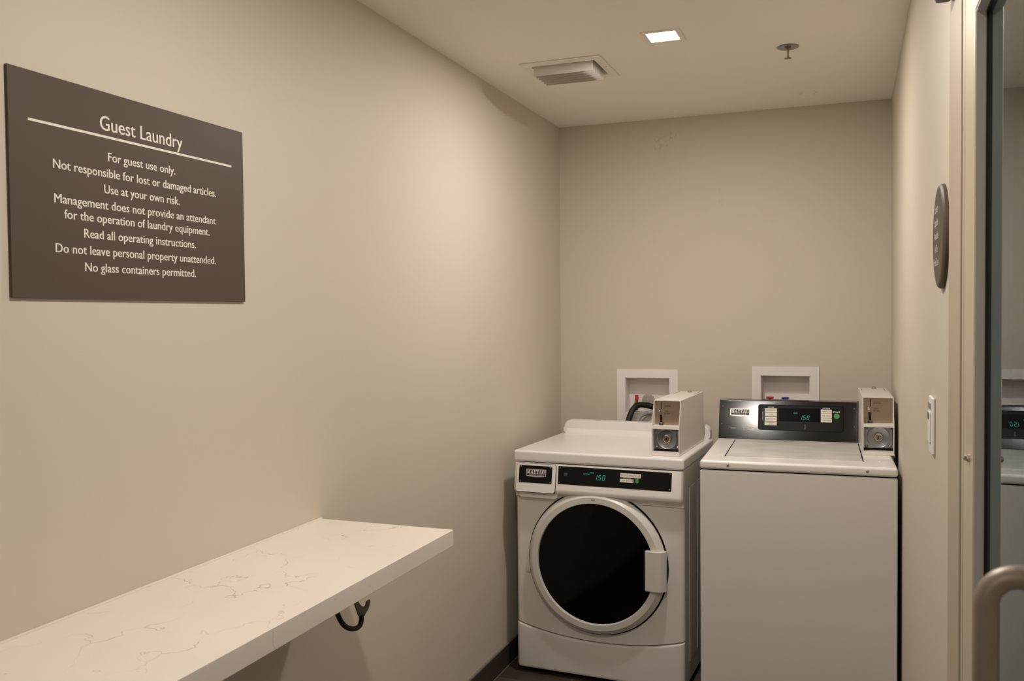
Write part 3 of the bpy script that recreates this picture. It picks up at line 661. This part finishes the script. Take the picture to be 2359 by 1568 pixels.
bm = BM(); put_text(bm, 'OPTIONS', cp(.4705, .8195, .0015), (1, 0, 0), cup, .03, .0026, center=True); obj('strip_print', bm, m_print, cs)
bm = BM(); lathe(bm, cp(.5110, .8117, .0006), cn, [(.0070, 0), (.0070, .0014)], 24, True, True); obj('start_button', bm, m_green, cs)
# worktop with raised splash at the back
bm = BM(); box(bm, -.003, DW+.003, -.016, DD, .8610, .9060, .010, 4); obj('worktop', bm, m_enamel, F)
bm = BM(); pts = rrect(.012, DW-.004, .880, .968, .035, 8)
prism(bm, [(x, .540, z) for x, z in pts], (0, .044, 0)); bmesh.ops.bevel(bm, geom=[e for e in bm.edges if all(abs(v.co.y-.540) < 1e-5 for v in e.verts)], offset=.010, segments=3, profile=.5, affect='EDGES')
fil = [(.548, .9035)] + [(.490+.055*math.sin(PI/2*k/8), .9055+.040*(1-math.cos(PI/2*k/8))) for k in range(9)] + [(.556, .9035)]
prism(bm, [(.030, y, z) for y, z in [(.485, .9035)] + fil[1:]], (DW-.052, 0, 0)); obj('back_splash', bm, m_enamel, F)
# porthole door
RC = (.3415, .4790); R0 = .2800
bm = BM(); lathe(bm, (RC[0], .004, RC[1]), (0, -1, 0), [(R0+.0055, 0), (R0+.0055, .0062), (R0-.004, .0062), (R0-.004, 0)], 96); obj('door_seal', bm, m_gap, F)
bm = BM(); lathe(bm, (RC[0], .0, RC[1]), (0, -1, 0), [(R0-.0015, 0), (R0, .010), (R0-.001, .014), (R0-.0185, .0335), (R0-.0200, .0345), (R0-.0420, .0355), (R0-.0435, .0345), (R0-.0445, .024), (R0-.0445, .004)], 128); dp = obj('porthole_door', bm, m_ring, F, sharp=16)
bm = BM(); lathe(bm, (RC[0], -.020, RC[1]), (0, -1, 0), [(R0-.0450, .004), (R0-.10, .002), (.09, .0), (.0005, -.001)], 96, False, True); obj('door_glass', bm, m_blackglass, dp, 'black door glass')
bm = BM(); hz0, hz1 = .4000, .5530
sec = [(.5435, -.0365), (.5455, -.0455), (.585, -.0490), (.606, -.0450), (.6225, -.030), (.6235, -.010), (.5435, -.010)]
prism(bm, [(x, y, hz0) for x, y in sec], (0, 0, hz1-hz0)); bmesh.ops.bevel(bm, geom=list(bm.edges), offset=.0035, segments=2, profile=.5, affect='EDGES'); obj('door_handle', bm, m_ring, dp)
bm = BM(); box(bm, .0495, .064, -.012, -.003, .4150, .4270, .002); obj('hinge_end', bm, m_ring, F)
bm = BM(); put_rect(bm, Vector((.3315, -.0360, .7290)), Vector((1, 0, 0)), Vector((0, 0, 1)), 0, .007, 0, .0045); put_rect(bm, Vector((.3400, -.0360, .7288)), Vector((1, 0, 0)), Vector((0, 0, 1)), 0, .006, 0, .0045); obj('ring_mark', bm, mat('brown_mark', lin(150, 130, 116), .5), dp)
coin_box(F, .5555, .030, .9120)

# ================================================================== TOP-LOAD WASHER
Wm = thing('top_load_washer', (.8268, -.9611, 0), .0296, 'white top-load washer with black control console in the back right corner', 'washing machine')
WW, WD = .655, .690
bm = BM(); box(bm, .0, WW, .0, WD, .03, .8895, .006, 3); obj('cabinet', bm, m_cab, Wm)
bm = BM(); box(bm, .004, WW-.004, .006, WD-.002, .8885, .8940); obj('deck_gap', bm, m_gap, Wm)
for x, y in ((.06, .06), (WW-.06, .06), (.06, WD-.06), (WW-.06, WD-.06)):
    bm = BM(); disc(bm, (x, y, .0005), (0, 0, 1), .022, .031, 16); obj('foot', bm, m_rubber, Wm)
bm = BM(); box(bm, -.0005, WW+.0005, -.003, WD, .8930, .9250, .010, 4); obj('deck', bm, m_enamel, Wm)
# lid with dark side gaps
lz = .9250
bm = BM(); prism(bm, [(.0800, .100, lz-.001), (.5490, .112, lz-.001), (.5490, .570, lz-.001), (.0770, .565, lz-.001)], (0, 0, .0030))
bmesh.ops.bevel(bm, geom=[e for e in bm.edges if all(v.co.z > lz for v in e.verts)], offset=.0015, segments=2, profile=.5, affect='EDGES'); obj('lid', bm, m_lid, Wm)
for q in ([(.0755, .100, lz), (.0800, .100, lz), (.0770, .560, lz), (.0735, .560, lz)], [(.5490, .112, lz), (.5535, .112, lz), (.5525, .566, lz), (.5490, .566, lz)]):
    bm = BM(); prism(bm, q, (0, 0, .0006)); obj('lid_gap', bm, m_gap, Wm)
for a in (.0985, .5600): screw(Wm, (a, -.0031, .9105), (0, -1, 0), .0056, m_chrome)
for a, b in ((.055, .135), (.605, .13)):
    bm = BM(); lathe(bm, (a, b, lz-.0003), (0, 0, 1), [(.0045, 0), (.0045, .0012), (.002, .002)], 14, True, True); obj('deck_button', bm, m_enamel, Wm)
# console with leaning face
TL = math.radians(17.2); PB, PZ, PH = .586, .9255, .1650
pup = Vector((0, math.sin(TL), math.cos(TL))); pn = Vector((0, -math.cos(TL), math.sin(TL)))
def pp(a, z, lift=0): return Vector((a, PB, PZ)) + pup*((z-PZ)) + pn*lift
bm = BM(); top = pp(0, PZ+PH)
sec = [(PB, PZ-.0003), (top.y, top.z), (top.y+.050, top.z+.001), (WD-.004, PZ+.10), (WD-.004, PZ-.0003)]
prism(bm, [(.003, y, z) for y, z in sec], (.5475, 0, 0)); bmesh.ops.bevel(bm, geom=list(bm.edges), offset=.002, segments=2, profile=.5, affect='EDGES'); obj('console', bm, m_blackpanel, Wm)
bm = BM(); prism(bm, [(.5508, y, z) for y, z in sec], (.012, 0, 0)); obj('console_end_cap', bm, m_closer, Wm)
def pplate(bm, a0, a1, z0, z1, r, l0, l1): prism(bm, [pp(x, z, l0) for x, z in rrect(a0, a1, z0, z1, r)], pn*(l1-l0))
# recessed-look control overlay: raised rim and glossy field
o_, i_ = rrect(.1625, .4975, .9655, .0+1.0745, .010, 6), rrect(.1675, .4925, .9700, 1.0700, .007, 6)
bm = BM()
for l0 in (0,):
    A = [bm.verts.new(pp(x, z, 0)) for x, z in o_]; B = [bm.verts.new(pp(x*.985+.33*.015, z*.985+1.02*.015, .0035)) for x, z in o_]; Cc = [bm.verts.new(pp(x, z, .0035)) for x, z in i_]; D = [bm.verts.new(pp(x, z, .0003)) for x, z in i_]
    n = len(A)
    for P_, Q_ in ((A, B), (B, Cc), (Cc, D)):
        for i in range(n): bm.faces.new((P_[i], P_[(i+1) % n], Q_[(i+1) % n], Q_[i]))
obj('overlay_rim', bm, m_black, Wm)
bm = BM(); prism(bm, [pp(x, z, -.001) for x, z in i_], pn*.0018); ov = obj('control_overlay', bm, m_black, Wm, 'black control overlay with teal price display')
bm = BM(); pplate(bm, .2450, .4070, 1.0045, 1.0600, .001, .0006, .0012); obj('display_window', bm, m_window, ov)
bm = BM(); put_digits(bm, pp(.3270, 1.0130, .0016), Vector((1, 0, 0)), pup, .0178); put_text(bm, 'PRICE', pp(.3045, 1.0368, .0016), (1, 0, 0), pup, .0150, .0046, bold=True); obj('price_display', bm, m_teal, ov)
cyc = [('POWERWASH',), ('MIXED',), ('DELICATES',), ('NORMAL', 'ECO')]
for k, s in enumerate(cyc):
    z1 = 1.0575-k*.01835; z0 = z1-.0165
    bm = BM(); pplate(bm, .1905, .2375, z0, z1, .0006, .0006, .0022); obj('cycle_button', bm, m_btn, ov)
    prints = BM()
    for j, q in enumerate(s): put_text(prints, q, pp(.214, (z0+z1)/2-.0020+(.0035-.0065*j if len(s) > 1 else 0), .0026), (1, 0, 0), pup, .0040*len(q), .0042, center=True)
    obj('button_print', prints, m_darkprint, ov)
    bm = BM(); pplate(bm, .1868, .1902, z0, z1, .0003, .0006, .0018); obj('cycle_marker', bm, m_green if k == 3 else m_bluestrip, ov)
for k, s in enumerate(('TEMPERATURE', 'SOIL LEVEL', 'EXTRA RINSE')):
    z1 = 1.0575-k*.0183; z0 = z1-.0165
    bm = BM(); pplate(bm, .4100, .4525, z0, z1, .0006, .0006, .0022); obj('option_button', bm, m_btn, ov)
    prints = BM(); put_text(prints, s, pp(.4313, (z0+z1)/2-.0020, .0026), (1, 0, 0), pup, .037, .0042, center=True); obj('button_print', prints, m_darkprint, ov)
bm = BM(); lathe(bm, pp(.4712, 1.0310, .0006), pn, [(.0110, 0), (.0110, .0016)], 28, True, True); obj('start_button', bm, m_green, ov)
for q, a_, z_, w__, c_ in (('CYCLES', .2140, 1.0600, .024, .0046), ('OPTIONS', .4313, 1.0600, .028, .0046), ('START', .4712, 1.0450, .0265, .0056)):
    bm = BM(); put_text(bm, q, pp(a_, z_, .0014), (1, 0, 0), pup, w__, c_, center=True, bold=True); obj('overlay_print', bm, m_print, ov)
bm = BM(); put_text(bm, 'DEEP WATER', pp(.1835, 1.0095, .0014), pup, (-1, 0, 0), .034, .0036, bold=True)
for z0, z1 in ((1.0035, 1.0080), (1.0450, 1.0555)): put_rect(bm, pp(.1815, z0, .0014), Vector((1, 0, 0)), pup, 0, .0008, 0, z1-z0)
obj('overlay_print', bm, m_print, ov)
bm = BM(); q = pp(.349, .978, .0013)
for a, z, r in ((.349, .990, .003), (.350, .983, .0035), (.349, .977, .0040)):
    lathe(bm, pp(a, z, .0006), pn, [(r, 0), (r, .0006)], 14, False, True)
obj('faint_symbol', bm, m_ghost, ov)
badge(Wm, .0480, .1300, 1.0240, 1.0530, pp, pn, m_badgeblk, .0004, 0)
for a, z in ((.0175, 1.0615), (.0150, .9870), (.5390, 1.0640), (.5390, .9890)): screw(Wm, pp(a, z, .0002), pn, .0040)
for block in (((.045, .030, .9725), (.052, .018, .9685)), ((.100, .032, .9780), (.100, .042, .9738), (.102, .036, .9700), (.100, .042, .9662), (.104, .030, .9615))):
    bm = BM()                      # two blocks of tiny illegible print
    for x0, wd, z in block:
        x = x0
        while x < x0+wd:
            ww = random.uniform(.002, .006); put_rect(bm, pp(x, z, .0012), Vector((1, 0, 0)), pup, 0, ww, 0, .0012); x += ww+.0014
    obj('small_print', bm, m_print, Wm)
coin_box(Wm, .5560, .272, .9308)
